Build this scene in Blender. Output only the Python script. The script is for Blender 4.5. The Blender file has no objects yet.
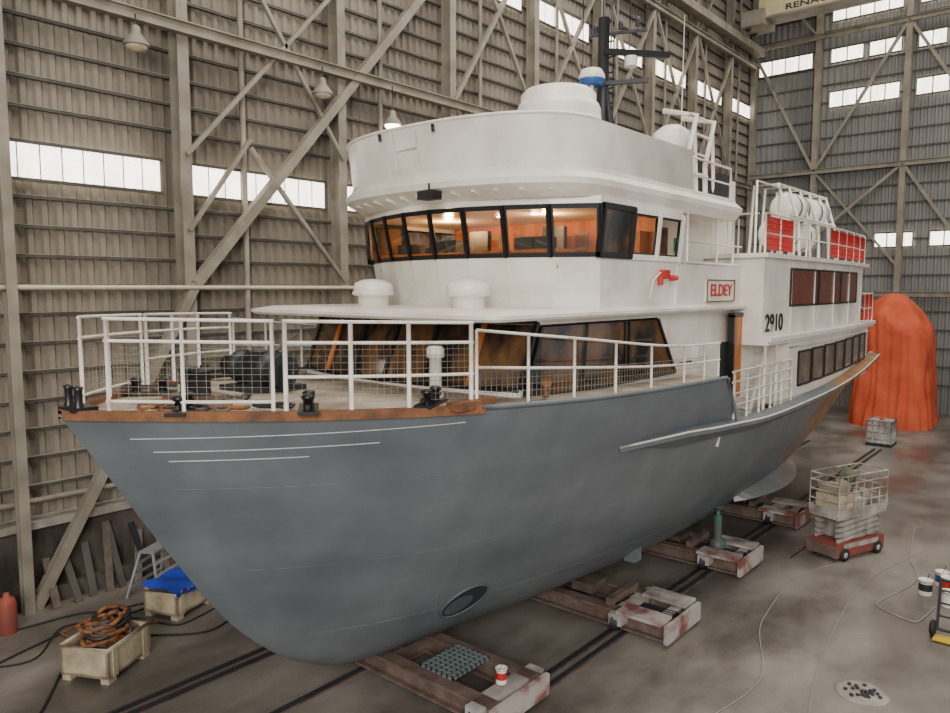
import bpy, math, random
import numpy as np
from mathutils import Vector, Matrix, noise
random.seed(4)
YC=9.3
# ---------------------------------------------------------------- materials
def lin(c):
    out=[]
    for v in c:
        v=v/255.0
        out.append(v/12.92 if v<=0.04045 else ((v+0.055)/1.055)**2.4)
    return (out[0],out[1],out[2],1)
def M(name,c,rough=.6,metal=0,c2=None,scale=2.0,bump=0.0,emit=0,detail=6,lo=.35,hi=.7,stretch=(1,1,1),bscale=None,spec=None):
    m=bpy.data.materials.new(name); m.use_nodes=True
    nt=m.node_tree; b=nt.nodes['Principled BSDF']
    b.inputs['Base Color'].default_value=lin(c); b.inputs['Roughness'].default_value=rough
    b.inputs['Metallic'].default_value=metal
    if spec is not None: b.inputs['Specular IOR Level'].default_value=spec
    tc=nt.nodes.new('ShaderNodeTexCoord'); mp=nt.nodes.new('ShaderNodeMapping')
    mp.inputs['Scale'].default_value=stretch
    nt.links.new(tc.outputs['Object'],mp.inputs['Vector'])
    n=nt.nodes.new('ShaderNodeTexNoise'); n.inputs['Scale'].default_value=scale; n.inputs['Detail'].default_value=detail
    nt.links.new(mp.outputs['Vector'],n.inputs['Vector'])
    if c2 is None: c2=tuple(v*.88 for v in c)
    r=nt.nodes.new('ShaderNodeValToRGB'); r.color_ramp.elements[0].position=lo; r.color_ramp.elements[1].position=hi
    r.color_ramp.elements[0].color=lin(c); r.color_ramp.elements[1].color=lin(c2)
    nt.links.new(n.outputs['Fac'],r.inputs['Fac']); nt.links.new(r.outputs['Color'],b.inputs['Base Color'])
    if emit:
        nt.links.new(r.outputs['Color'],b.inputs['Emission Color']); b.inputs['Emission Strength'].default_value=emit
    if bump:
        n2=nt.nodes.new('ShaderNodeTexNoise'); n2.inputs['Scale'].default_value=bscale or scale*6; n2.inputs['Detail'].default_value=4
        nt.links.new(tc.outputs['Object'],n2.inputs['Vector'])
        bp=nt.nodes.new('ShaderNodeBump'); bp.inputs['Strength'].default_value=bump; bp.inputs['Distance'].default_value=.05
        nt.links.new(n2.outputs['Fac'],bp.inputs['Height']); nt.links.new(bp.outputs['Normal'],b.inputs['Normal'])
    return m
white=M('white_paint',(236,231,221),.3,c2=(212,203,189),scale=1.2)
whited=M('white_paint_worn',(220,214,202),.5,c2=(160,134,104),scale=3,lo=.55,hi=.85)
black=M('black_paint',(20,20,22),.35)
darkglass=M('dark_glass',(26,27,28),.08,c2=(104,74,46),scale=1.3,spec=.5,stretch=(1,1.6,.8),lo=.42,hi=.62)  # brown mottling paints reflections of the hall into the glass colour
bronze=M('bronze_glass',(110,94,80),.12,c2=(156,138,120),scale=1.6,metal=.3)
redcur=M('red_curtain_glass',(126,58,44),.2,c2=(66,44,38),scale=2.5,stretch=(3,1,.3))
wood=M('warm_wood',(204,122,58),.5,c2=(150,84,40),scale=5,stretch=(1,1,.2))
block=M('keel_block_timber',(92,80,68),.8,c2=(66,58,50),scale=5)
rustwood=M('rusty_timber',(134,86,50),.75,c2=(86,58,40),scale=4,bump=.3)
deckm=M('deck_paint',(180,170,152),.7,c2=(126,108,88),scale=1.6,bump=.1)
rust=M('rust_steel',(116,98,88),.75,c2=(88,68,58),scale=3,bump=.3)
redoxide=M('red_oxide',(132,78,70),.7,c2=(176,168,160),scale=1.7,lo=.42,hi=.56)
redbase=M('lift_red',(150,66,50),.6,c2=(120,70,58),scale=3)
dirtwhite=M('dirty_white_steel',(182,177,168),.7,c2=(118,106,96),scale=2.4)
steel=M('hall_steel',(142,135,120),.6,c2=(114,106,92),scale=1.5)
steeld=M('hall_steel_dark',(80,76,69),.6,c2=(62,58,52),scale=1.5)
pipe=M('cream_pipe',(200,190,168),.5)
red=M('red_paint',(190,42,34),.5)
orange=M('orange_tarp',(206,96,64),.8,c2=(176,72,48),scale=.9,bump=.3,bscale=2.5,spec=.2)
rubber=M('black_rubber',(30,30,30),.7)
hose=M('grey_hose',(150,146,138),.6)
blue=M('blue_tarp',(28,62,176),.5,c2=(20,44,130))
cream=M('cream_plastic',(196,182,154),.6,c2=(150,134,108),scale=3)
ropem=M('orange_rope',(156,98,54),.8,c2=(60,44,32),scale=9)
yellow=M('yellow_paint',(206,176,50),.5)
green=M('green_cloth',(104,108,82),.9,c2=(62,66,52),scale=7)
sack=M('pale_sack',(150,142,120),.9)
cab=M('cabinet_wood',(140,84,44),.5)
greenp=M('green_sign',(20,140,90),.5)
gunm=M('gunmetal',(52,54,58),.45,metal=.3)
tdark=M('tunnel_painted_shade',(40,45,49),.8); tmid=M('tunnel_inner_tone',(78,85,90),.7)  # painted depth: dark tone for shade in the tunnel, paler for its inside
alu=M('aluminium',(190,192,194),.35,metal=.6)
blueg=M('blue_plastic',(40,90,160),.4)
tealj=M('green_jack',(60,100,92),.5,c2=(90,80,70))
concrete=M('plinth_concrete',(92,84,74),.85,c2=(38,33,29),scale=1.1,bump=.3,stretch=(1,1,.35),lo=.4,hi=.6)
kerb=M('kerb_concrete',(156,148,136),.8,c2=(112,104,94))
grating=M('grating',(112,122,122),.6)
lampon=M('lamp_lit',(255,240,210),.4,emit=16)
pane=M('daylight_pane',(255,247,232),.5,c2=(226,212,192),scale=3,emit=4.5,stretch=(1,1,.4),lo=.4,hi=.7)
craneC=M('crane_cream',(206,190,150),.5)
glass=bpy.data.materials.new('wheelhouse_glass'); glass.use_nodes=True
nt=glass.node_tree; nt.nodes.clear()
o=nt.nodes.new('ShaderNodeOutputMaterial'); mx=nt.nodes.new('ShaderNodeMixShader'); tr=nt.nodes.new('ShaderNodeBsdfTransparent'); gl=nt.nodes.new('ShaderNodeBsdfGlossy')
tr.inputs[0].default_value=(.9,.84,.74,1); gl.inputs['Roughness'].default_value=.03; mx.inputs[0].default_value=.12
nt.links.new(tr.outputs[0],mx.inputs[1]); nt.links.new(gl.outputs[0],mx.inputs[2]); nt.links.new(mx.outputs[0],o.inputs[0])
def hullmat():
    m=M('hull_grey_paint',(111,116,119),.4,c2=(88,94,98),scale=.55,bump=.08,bscale=1.2,stretch=(.4,1,1.6),lo=.3,hi=.7)
    nt=m.node_tree; b=nt.nodes['Principled BSDF']; ramp=[n for n in nt.nodes if n.type=='VALTORGB'][0]
    tc=[n for n in nt.nodes if n.type=='TEX_COORD'][0]
    mp=nt.nodes.new('ShaderNodeMapping'); mp.inputs['Scale'].default_value=(1.6,1.6,.9); nt.links.new(tc.outputs['Object'],mp.inputs[0])
    ns=nt.nodes.new('ShaderNodeTexNoise'); ns.inputs['Scale'].default_value=1.0; ns.inputs['Detail'].default_value=8; nt.links.new(mp.outputs[0],ns.inputs['Vector'])
    rs=nt.nodes.new('ShaderNodeValToRGB'); rs.color_ramp.elements[0].position=.35; rs.color_ramp.elements[1].position=.65; rs.color_ramp.elements[0].color=(.9,.9,.9,1); rs.color_ramp.elements[1].color=(1.07,1.07,1.07,1)
    nt.links.new(ns.outputs['Fac'],rs.inputs['Fac'])
    mm=nt.nodes.new('ShaderNodeMixRGB'); mm.blend_type='MULTIPLY'; mm.inputs[0].default_value=1; nt.links.new(ramp.outputs['Color'],mm.inputs[1]); nt.links.new(rs.outputs['Color'],mm.inputs[2])
    sx=nt.nodes.new('ShaderNodeSeparateXYZ'); nt.links.new(tc.outputs['Object'],sx.inputs[0])
    n=nt.nodes.new('ShaderNodeTexNoise'); n.inputs['Scale'].default_value=.8; n.inputs['Detail'].default_value=8; nt.links.new(tc.outputs['Object'],n.inputs['Vector'])
    ma=nt.nodes.new('ShaderNodeMath'); ma.operation='MULTIPLY_ADD'; ma.inputs[1].default_value=4; nt.links.new(n.outputs['Fac'],ma.inputs[0]); nt.links.new(sx.outputs['X'],ma.inputs[2])
    mr=nt.nodes.new('ShaderNodeMapRange'); mr.inputs['From Min'].default_value=22.8; mr.inputs['From Max'].default_value=25.0; nt.links.new(ma.outputs[0],mr.inputs['Value'])
    mx=nt.nodes.new('ShaderNodeMixRGB'); nt.links.new(mr.outputs[0],mx.inputs[0]); nt.links.new(mm.outputs[0],mx.inputs[1])
    n3=nt.nodes.new('ShaderNodeTexNoise'); n3.inputs['Scale'].default_value=1.6; nt.links.new(tc.outputs['Object'],n3.inputs['Vector'])
    r3=nt.nodes.new('ShaderNodeValToRGB'); r3.color_ramp.elements[0].color=lin((160,108,60)); r3.color_ramp.elements[1].color=lin((112,88,66)); r3.color_ramp.elements[0].position=.4;r3.color_ramp.elements[1].position=.62
    nt.links.new(n3.outputs['Fac'],r3.inputs['Fac']); nt.links.new(r3.outputs['Color'],mx.inputs[2]); nt.links.new(mx.outputs[0],b.inputs['Base Color'])
    return m
hullm=hullmat()
hullline=M('white_marking',(200,203,203),.6)
seam=M('hull_seam',(90,96,100),.5)
def floormat():
    m=M('floor_concrete',(142,135,126),.5,c2=(104,97,90),scale=.35,bump=.1,bscale=9,detail=10,lo=.35,hi=.66)
    nt=m.node_tree; b=nt.nodes['Principled BSDF']; ramp=[n for n in nt.nodes if n.type=='VALTORGB'][0]; tc=[n for n in nt.nodes if n.type=='TEX_COORD'][0]
    n=nt.nodes.new('ShaderNodeTexNoise'); n.inputs['Scale'].default_value=.5; n.inputs['Detail'].default_value=12; n.inputs['Roughness'].default_value=.62
    mp=nt.nodes.new('ShaderNodeMapping'); mp.inputs['Scale'].default_value=(.55,1,1); nt.links.new(tc.outputs['Object'],mp.inputs[0]); nt.links.new(mp.outputs[0],n.inputs['Vector'])
    r=nt.nodes.new('ShaderNodeValToRGB'); r.color_ramp.elements[0].position=.38; r.color_ramp.elements[1].position=.6
    r.color_ramp.elements[0].color=(.52,.50,.48,1); r.color_ramp.elements[1].color=(1.0,.99,.98,1)
    nt.links.new(n.outputs['Fac'],r.inputs['Fac'])
    mx=nt.nodes.new('ShaderNodeMixRGB'); mx.blend_type='MULTIPLY'; mx.inputs[0].default_value=1
    nt.links.new(ramp.outputs['Color'],mx.inputs[1]); nt.links.new(r.outputs['Color'],mx.inputs[2]); nt.links.new(mx.outputs[0],b.inputs['Base Color'])
    rr=nt.nodes.new('ShaderNodeMapRange'); rr.inputs['From Min'].default_value=.38; rr.inputs['From Max'].default_value=.6; rr.inputs['To Min'].default_value=.3; rr.inputs['To Max'].default_value=.62; nt.links.new(n.outputs['Fac'],rr.inputs['Value']); nt.links.new(rr.outputs[0],b.inputs['Roughness'])
    return m
floorm=floormat()
wallm=M('wall_sheet',(132,123,109),.6,c2=(100,92,79),scale=.5,stretch=(1,1,.3))
wallb=M('wall_sheet_end',(132,131,126),.6,c2=(102,101,97),scale=.4,stretch=(1,1,.3))
# ---------------------------------------------------------------- mesh builder
class MB:
    def __init__(s): s.v=[];s.f=[];s.m=[];s.fm=[];s.sm=[];s.T=None
    def add(s,vs,fs,mat,smooth=False):
        b=len(s.v)
        if s.T is not None: vs=[tuple(s.T@Vector(v)) for v in vs]
        s.v+= [tuple(v) for v in vs]
        if mat not in s.m: s.m.append(mat)
        k=s.m.index(mat)
        for f in fs: s.f.append(tuple(b+i for i in f)); s.fm.append(k); s.sm.append(smooth)
    def box(s,x0,x1,y0,y1,z0,z1,mat):
        vs=[(x,y,z) for z in(z0,z1) for y in(y0,y1) for x in(x0,x1)]
        s.add(vs,[(0,2,3,1),(4,5,7,6),(0,1,5,4),(1,3,7,5),(3,2,6,7),(2,0,4,6)],mat)
    def beam(s,p0,p1,w,h,mat):
        p0=Vector(p0);p1=Vector(p1);d=(p1-p0).normalized()
        up=Vector((0,0,1)) if abs(d.z)<.95 else Vector((1,0,0))
        a=d.cross(up).normalized()*w/2; b=a.cross(d).normalized()*h/2
        vs=[p+i*a+j*b for p in(p0,p1) for i,j in((-1,-1),(1,-1),(1,1),(-1,1))]
        s.add(vs,[(0,3,2,1),(4,5,6,7),(0,1,5,4),(1,2,6,5),(2,3,7,6),(3,0,4,7)],mat)
    def ibeam(s,p0,p1,w,h,mat,t=.04,side=None):
        p0=Vector(p0);p1=Vector(p1);d=(p1-p0).normalized()
        up=Vector((0,0,1)) if abs(d.z)<.95 else Vector((0,1,0))
        if side: up=Vector(side)
        a=d.cross(up).normalized(); b=a.cross(d).normalized()
        def bx(ca,cb,wa,wb):
            vs=[p+a*(ca+i*wa/2)+b*(cb+j*wb/2) for p in(p0,p1) for i,j in((-1,-1),(1,-1),(1,1),(-1,1))]
            s.add(vs,[(0,3,2,1),(4,5,6,7),(0,1,5,4),(1,2,6,5),(2,3,7,6),(3,0,4,7)],mat)
        bx(0,h/2-t/2,w,t);bx(0,-h/2+t/2,w,t);bx(0,0,t,h-2*t)
    def path(s,pts,r,mat,n=6,closed=False,smooth=True):
        pts=[Vector(p) for p in pts]; N=len(pts); vs=[]
        prev=None
        for i,p in enumerate(pts):
            if closed: d=pts[(i+1)%N]-pts[i-1]
            else: d=pts[min(i+1,N-1)]-pts[max(i-1,0)]
            if d.length<1e-9: d=Vector((0,0,1))
            d.normalize()
            if prev is None:
                up=Vector((0,0,1)) if abs(d.z)<.9 else Vector((1,0,0)); a=d.cross(up).normalized()
            else:
                a=(prev-d*prev.dot(d)); a=a.normalized() if a.length>1e-6 else d.orthogonal().normalized()
            prev=a; b=a.cross(d)
            rr=r[i] if isinstance(r,(list,tuple)) else r
            for k in range(n):
                t=2*math.pi*k/n; vs.append(p+a*rr*math.cos(t)+b*rr*math.sin(t))
        fs=[]
        for i in range(N if closed else N-1):
            j=(i+1)%N
            for k in range(n): fs.append((i*n+k,i*n+(k+1)%n,j*n+(k+1)%n,j*n+k))
        if not closed: fs+=[tuple(range(n)),tuple((N-1)*n+k for k in reversed(range(n)))]
        s.add(vs,fs,mat,smooth)
    def tube(s,p0,p1,r,mat,n=6): s.path([p0,p1],r,mat,n)
    def grid(s,rows,mat,smooth=True,closed=False):
        n=len(rows[0]); vs=[p for r in rows for p in r]; fs=[]
        for i in range(len(rows)-1):
            for k in range(n if closed else n-1):
                k2=(k+1)%n; fs.append((i*n+k,i*n+k2,(i+1)*n+k2,(i+1)*n+k))
        s.add(vs,fs,mat,smooth)
    def poly(s,pts,mat): s.add(pts,[tuple(range(len(pts)))],mat)
    def lathe(s,prof,c,mat,n=20,axis=(0,0,1),smooth=True):
        q=Vector((0,0,1)).rotation_difference(Vector(axis)); c=Vector(c); rows=[]
        for r,z in prof: rows.append([c+q@Vector((r*math.cos(2*math.pi*k/n),r*math.sin(2*math.pi*k/n),z)) for k in range(n)])
        s.grid(rows,mat,smooth,True)
        if prof[0][0]>1e-4: s.poly(rows[0][::-1],mat)
        if prof[-1][0]>1e-4: s.poly(rows[-1],mat)
    def prism(s,out,z0,z1,mat,smooth=False):
        a=[(x,y,z0) for x,y in out]; b=[(x,y,z1) for x,y in out]
        s.grid([a,b],mat,smooth,True); s.poly(a[::-1],mat); s.poly(b,mat)
    def loft(s,outs,mat,smooth=True,capb=True,capt=True):
        rows=[[(x,y,z) for x,y in o] for o,z in outs]
        s.grid(rows,mat,smooth,True)
        if capb: s.poly(rows[0][::-1],mat)
        if capt: s.poly(rows[-1],mat)
    def obj(s,name,parent=None,bevel=0):
        me=bpy.data.meshes.new(name); me.from_pydata(s.v,[],s.f)
        for m in s.m: me.materials.append(m)
        me.polygons.foreach_set('material_index',s.fm); me.polygons.foreach_set('use_smooth',s.sm)
        me.update(); ob=bpy.data.objects.new(name,me); bpy.context.collection.objects.link(ob)
        if parent: ob.parent=parent
        return ob
def empty(name):
    e=bpy.data.objects.new(name,None); bpy.context.collection.objects.link(e); e.empty_display_size=.2; return e
def pchip(xs,ys):
    xs=np.array(xs,float);ys=np.array(ys,float);h=np.diff(xs);d=np.diff(ys)/h;m=np.zeros(len(xs))
    m[0]=d[0];m[-1]=d[-1]
    for i in range(1,len(xs)-1):
        m[i]=0 if d[i-1]*d[i]<=0 else 2*d[i-1]*d[i]/(d[i-1]+d[i])
    def f(x):
        x=min(max(x,xs[0]),xs[-1]); i=int(min(np.searchsorted(xs,x,side='right')-1,len(h)-1)); t=(x-xs[i])/h[i]
        return float((2*t**3-3*t*t+1)*ys[i]+(t**3-2*t*t+t)*h[i]*m[i]+(-2*t**3+3*t*t)*ys[i+1]+(t**3-t*t)*h[i]*m[i+1])
    return f
# ---------------------------------------------------------------- hull
X0=3.37;X1=29.3
zk=pchip([3.37,3.82,4.53,5.66,6.75,7.75,9.5,13,21.5,24.5,27,29.3],[5.33,4.62,3.46,1.84,.93,.54,.47,.47,.55,1.0,1.9,2.65])
zt=pchip([3.37,7.4,14.65,29.3],[5.33,5.22,5.0,4.96])
zc_=pchip([15.3,16.7,20,24,29.3],[4.03,4.0,4.04,4.2,4.55])
zh=pchip([3.37,7.4,11,14.6,17.5,29.3],[5.33,5.22,4.95,4.5,4.1,4.6])
def zc(x):
    if x<=14.6: return zt(x)
    if x<15.3: return zt(14.6)+(zc_(15.3)-zt(14.6))*(x-14.6)/.7
    return zc_(x)
nx=pchip([3.37,5,7,8.85,12,16,24,29.3],[1.0,.92,.76,.62,.42,.33,.36,.5])
def bd(x):
    u=min(max((x-X0)/8,0),1); b=3.55*(1-(1-u)**2.8)
    if x>21: b-= .45*((x-21)/8.3)**2
    return b
def hy(x,z):
    k=zk(x); t=zh(x); h=min(max((z-k)/max(t-k,.02),0),1)
    return bd(x)*h**nx(x)
ship=empty('passenger_ship')
H=MB()
xs=[X0+ (i/26)**1.7*3.5 for i in range(27)]+[6.87+.45*i for i in range(1,18)]+[14.6,14.72,14.9,15.1,15.3]+[15.6+.5*i for i in range(28)]+[29.3]
NR=22
for sgn in(-1,1):
    rows=[]
    for x in xs:
        k=zk(x);c=zc(x); row=[]
        for j in range(NR+1):
            f=(j/NR)**1.5; z=k+(c-k)*f; row.append((x,YC+sgn*hy(x,z),z))
        rows.append(row)
    H.grid(rows,hullm,True)
    H.grid([[(x,YC+sgn*(hy(x,zc(x))-.0),zc(x)),(x,YC+sgn*(hy(x,zc(x))-.12),zc(x))] for x in xs if x>=15.3],white,False)
tr=[(29.3,YC-hy(29.3,z),z) for z in np.linspace(zc(29.3),zk(29.3),14)]+[(29.3,YC+hy(29.3,z),z) for z in np.linspace(zk(29.3),zc(29.3),14)][1:]
H.poly(tr,hullm)
hull=H.obj('hull',ship)
D=MB()
rows=[[(x,YC-bd(x)+.01,zt(x)-.03),(x,YC,zt(x)-.0),(x,YC+bd(x)-.01,zt(x)-.03)] for x in xs if x<=14.95]
D.grid(rows,deckm,False)
D.grid([[(x,YC-hy(x,3.5)+.02,3.5),(x,YC+hy(x,3.5)-.02,3.5)] for x in xs if x>=14.5],deckm,False)
D.poly([(14.9,YC-3.3,3.5),(14.9,YC+3.3,3.5),(14.9,YC+3.5,4.75),(14.9,YC+3.5,4.95),(14.9,YC-3.5,4.95),(14.9,YC-3.5,4.75)],white)
D.obj('deck',ship)
R=MB()
for sgn in(-1,1):
    xx=[X0+.02+ (i/24)**1.6*4.1 for i in range(25)]
    rows=[]
    for x in xx:
        b=bd(x); z=zt(x)
        rows.append([(x,YC+sgn*(b+.03),z-.07),(x,YC+sgn*(b+.03),z+.04),(x,YC+sgn*max(b-.16,0),z+.04),(x,YC+sgn*max(b-.16,0),z-.02)])
    R.grid(rows,rustwood,False)
    R.path([(x,YC+sgn*bd(x),zt(x)+.01) for x in np.linspace(7.45,14.6,20)],.04,hullm,6)
    R.path([(14.6,YC+sgn*bd(14.6),zt(14.6)),(15.3,YC+sgn*bd(15.3),zc(15.3))],.045,hullm,6)
    rows=[]
    for x in [10.9+.4*i for i in range(47)]:
        if x>29.3: break
        z=4.16 if x<13 else (4.16+(zc(16)-4.16)*(x-13)/3 if x<16 else zc(x)); z-=.02
        p=.26*min(1,(x-10.9)/3.0+.02); yb=hy(x,z)
        rows.append([(x,YC+sgn*(yb-.05),z+.06),(x,YC+sgn*(yb+p),z),(x,YC+sgn*(yb+p),z-.09),(x,YC+sgn*(yb-.03),z-.3*min(1,(x-10.8)/2))])
    R.grid(rows,hullm,False)
    R.path([r[1] for r in rows],.022,whited,5)
R.box(7.0,7.75,YC-bd(7.4)-.02,YC-bd(7.4)+.2,5.22,5.33,rustwood)
for z,a,b in((5.0,3.98,7.3),(4.82,4.2,6.3),(4.69,4.35,5.6)):
    R.path([(x,YC-hy(x,z+.01*(x-a))-.003,z+.01*(x-a)) for x in np.linspace(a,b,30)],.007,hullline,5)
for z in(4.2,2.9,1.6):
    st=[x for x in np.linspace(3.8,29,90) if zk(x)<z-.25]
    R.path([(x,YC-hy(x,z+.1*math.cos(x*.12))+.0045,z+.1*math.cos(x*.12)) for x in st],.007,hullm,5)
for x0,za,zb in((8.2,1.6,2.9),(12.4,2.9,4.2),(17,1.6,3.9)):
    R.path([(x0,YC-hy(x0,z)+.0045,z) for z in np.linspace(za,zb,24)],.007,hullm,5)
R.obj('hull_trim',ship)
tx,tz=8.95,1.62
def hp(x,z): return Vector((x,YC-hy(x,z),z))
c=hp(tx,tz); du=(hp(tx+.1,tz)-hp(tx-.1,tz)).normalized(); dv=(hp(tx,tz+.1)-hp(tx,tz-.1)).normalized(); nn=du.cross(dv).normalized()
if nn.y>0: nn=-nn
T=MB()
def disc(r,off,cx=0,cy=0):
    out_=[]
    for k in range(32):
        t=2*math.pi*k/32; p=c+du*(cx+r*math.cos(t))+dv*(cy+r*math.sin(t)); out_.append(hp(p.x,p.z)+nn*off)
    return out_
T.poly(disc(.42,.012),tdark); T.poly(disc(.26,.016,-.09,-.06),tmid); T.path(disc(.42,.01),.02,seam,8,True)  # no recess cut; shade of the opening is painted as flat discs
T.obj('bow_thruster_tunnel',ship)
K=MB()
K.box(13.9,14.2,7.35,7.6,.95,1.35,hullm)
rows=[]
for x in np.linspace(18.8,24.6,16):
    z=1.35+.03*(x-18.8); y=YC-hy(x,z); w=.6*math.sin(math.pi*min(1,(x-18.8)/5.8)**.8)+.02
    rows.append([(x,y+.03,z+.08),(x,y-w,z-.10),(x,y+.03,z-.06)])
K.grid(rows,alu,False)
K.obj('bilge_keel',ship)
# ---------------------------------------------------------------- outlines
def out(w,xf,xc,xa,p=2.6,n=24,wa=None):
    pts=[(xa,YC-(wa or w))]
    for i in range(n+1):
        th=-math.pi/2+math.pi*i/n; s=math.sin(th);c=max(math.cos(th),0)
        pts.append((xc-(xc-xf)*c**(2/p),YC+w*math.copysign(abs(s)**(2/p),s)))
    pts.append((xa,YC+(wa or w))); return pts
def outw(w,xf,xc,xa,n=8):
    return [(xa,YC-w)]+[(xf+(xc-xf)*abs(s)**1.9,YC+w*s) for s in np.linspace(-1,1,n+1)]+[(xa,YC+w)]
S=MB()
ob=outw(2.62,8.5,8.9,17.0,6); ot=outw(2.66,8.95,9.3,17.0,6)
S.loft([(ob,4.9),(ob,5.27)],white,False)
S.loft([(outw(2.5,8.72,9.1,14.5,6),5.27),(outw(2.54,9.17,9.52,14.5,6),6.26)],black,False)
S.box(14.3,17.0,YC-2.62,YC+2.62,5.2,6.3,white)
for sg in(-1,1):
    y=YC+sg*2.63
    S.poly([(14.15,y,5.0),(14.35,y,5.0),(14.35,y,6.3),(13.35,y,6.3),(13.35,y,6.22)],white)
S.loft([(ot,6.24),(ot,6.34)],white,False)
visor=out(3.0,7.75,8.3,17.2,7,20)
S.loft([(out(2.96,7.8,8.3,17.2,7,20),6.33),(visor,6.37),(visor,6.42),(out(2.8,8.1,8.6,17.2,7,20),6.48)],white,False)
S.obj('saloon_house',ship)
G=MB()
lo=outw(2.60,8.53,8.93,17,6); hi=outw(2.64,8.98,9.33,17,6)
lo3=[Vector((x,y,5.26)) for x,y in lo[1:-1]]; hi3=[Vector((x,y,6.28)) for x,y in hi[1:-1]]
for i in range(6):
    G.poly([lo3[i],lo3[i+1],hi3[i+1],hi3[i]],darkglass)
for i in range(7): G.beam(lo3[i]+Vector((-.02,0,0)),hi3[i]+Vector((-.02,0,0)),.07,.06,wood if i in(1,5) else black)
for i in range(6):
    G.beam(lo3[i]+Vector((-.02,0,0)),lo3[i+1]+Vector((-.02,0,0)),.06,.07,black); G.beam(hi3[i]+Vector((-.02,0,0)),hi3[i+1]+Vector((-.02,0,0)),.06,.07,black)
for sg in(-1,1):
    y=YC+sg*2.655
    G.poly([(9.0,y,5.1),(14.1,y,5.1),(13.3,y,6.2),(9.4,y,6.2)],darkglass)
    for a,b in(((8.95,y,5.1),(9.38,y,6.2)),((10.55,y,5.1),(10.7,y,6.2)),((12.0,y,5.1),(12.0,y,6.2)),((12.15,y,5.1),(12.15,y,6.2)),((14.1,y,5.1),(13.3,y,6.2))):
        G.beam(a,b,.08,.05,black)
    G.beam((8.95,y,5.1),(14.1,y,5.1),.05,.06,black)
G.obj('saloon_windows',ship)
W=MB()
wb=outw(2.76,10.0,10.95,13.8); wl=outw(2.82,9.85,10.85,13.8); wt=outw(2.9,9.66,10.7,13.8)
W.loft([(wb,6.45),(wb,6.7),(wl,7.33)],white,False,True,False)
W.loft([(wt,8.2),(wt,8.32)],white,False)
W.prism([(x,y) for x,y in outw(2.66,10.1,11.1,13.7)],7.1,7.15,gunm)
for sg in(-1,1):
    y=YC+sg*2.83
    W.box(13.75,17.2,min(y,y-sg*.08),max(y,y-sg*.08),6.45,7.3,white)
    W.path([(13.75,y,7.32),(17.2,y,7.32)],.035,white,6)
W.box(13.7,16.9,YC-2.0,YC+2.0,6.45,8.3,white)
W.box(13.7,17.2,YC-2.82,YC+2.82,6.44,6.47,deckm)
W.box(14.3,14.95,YC-2.03,YC-2.0,7.45,8.1,darkglass)
W.box(15.3,15.5,YC-2.04,YC-2.0,7.6,7.9,greenp)
for x in(14.2,15.7,16.6): W.tube((x,YC-2.81,7.3),(x,YC-2.81,8.3),.03,white,8)
W.path([(13.8,YC-2.81,7.75),(17.1,YC-2.81,7.75)],.02,white,6)
W.obj('wheelhouse',ship)
G=MB()
a3=[Vector((x,y,7.33)) for x,y in wl]; b3=[Vector((x,y,8.2)) for x,y in wt]
for i in range(1,len(a3)-2): 
    def L(u,v): return a3[i].lerp(a3[i+1],u).lerp(b3[i].lerp(b3[i+1],u),v)
    G.poly([L(0,0),L(1,0),L(1,1),L(0,1)],glass)
    o=[L(0,0),L(1,0),L(1,1),L(0,1)]; inn=[L(.08,.09),L(.92,.09),L(.92,.91),L(.08,.91)]
    nv=(o[1]-o[0]).cross(o[3]-o[0]).normalized()
    if nv.x>0: nv=-nv
    o=[p+nv*.02 for p in o]; inn=[p+nv*.02 for p in inn]
    for k in range(4): G.poly([o[k],o[(k+1)%4],inn[(k+1)%4],inn[k]],black)
    G.beam(a3[i]+nv*.03,b3[i]+nv*.03,.05,.05,black)
for sg in(-1,1):
    def P(x,z): return (x,YC+sg*(2.83+.08*(z-7.33)/.87),z)
    segs=[(10.82,11.75),(11.85,12.75),(12.8,13.7)]
    for k,(p,q) in enumerate(segs):
        G.poly([P(p,7.4),P(q,7.4),P(q,8.12),P(p,8.12)],glass if k else darkglass)
    for x in(10.78,11.8,12.78,13.76): G.beam(P(x,7.33),P(x,8.2),.12,.06,black if x<12 else white)
    for z in(7.36,8.17): 
        G.beam(P(10.75,z),P(11.85,z),.07,.1,black); G.beam(P(11.85,z),P(13.8,z),.07,.1,white)
    for q in((11.9,12.7),(12.85,13.65)):
        G.path([P(q[0],7.42),P(q[1],7.42),P(q[1],8.1),P(q[0],8.1)],.03,black,5,True)
G.beam((13.78,YC-2.86,7.33),(13.78,YC+2.86,7.33),.1,.1,white)
G.obj('wheelhouse_windows',ship)
I=MB()
I.box(13.3,13.36,YC-2.65,YC+2.65,7.15,8.2,wood)
I.box(10.5,11.1,YC-2.2,YC+2.2,7.15,7.48,wood)
I.box(10.6,10.9,YC-1.9,YC-1.2,7.48,7.7,gunm); I.box(10.6,10.9,YC+.2,YC+.9,7.48,7.72,gunm); I.box(10.6,10.9,YC+1.3,YC+1.8,7.48,7.68,gunm)
for yy in(-1.0,.9):
    I.box(11.7,12.2,YC+yy-.25,YC+yy+.25,7.4,7.5,gunm); I.box(12.1,12.22,YC+yy-.25,YC+yy+.25,7.5,8.0,gunm); I.tube((11.95,YC+yy,7.15),(11.95,YC+yy,7.4),.06,gunm)
for yy in(-2.1,-.2,2.0): I.box(12.9,13.3,YC+yy-.35,YC+yy+.35,7.15,7.9,cab)
for yy in(-1.5,-.9,.6,1.4): I.box(13.26,13.3,YC+yy-.16,YC+yy+.16,7.6,7.95,sack); I.box(13.24,13.27,YC+yy-.12,YC+yy+.12,7.65,7.9,cab)
for yy in(-1.2,-.4,.9): I.lathe([(.0,0),(.07,.01),(.07,.03),(.0,.05)],(11.2,YC+yy,8.14),lampon,12)
I.obj('bridge_interior',ship)
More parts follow.
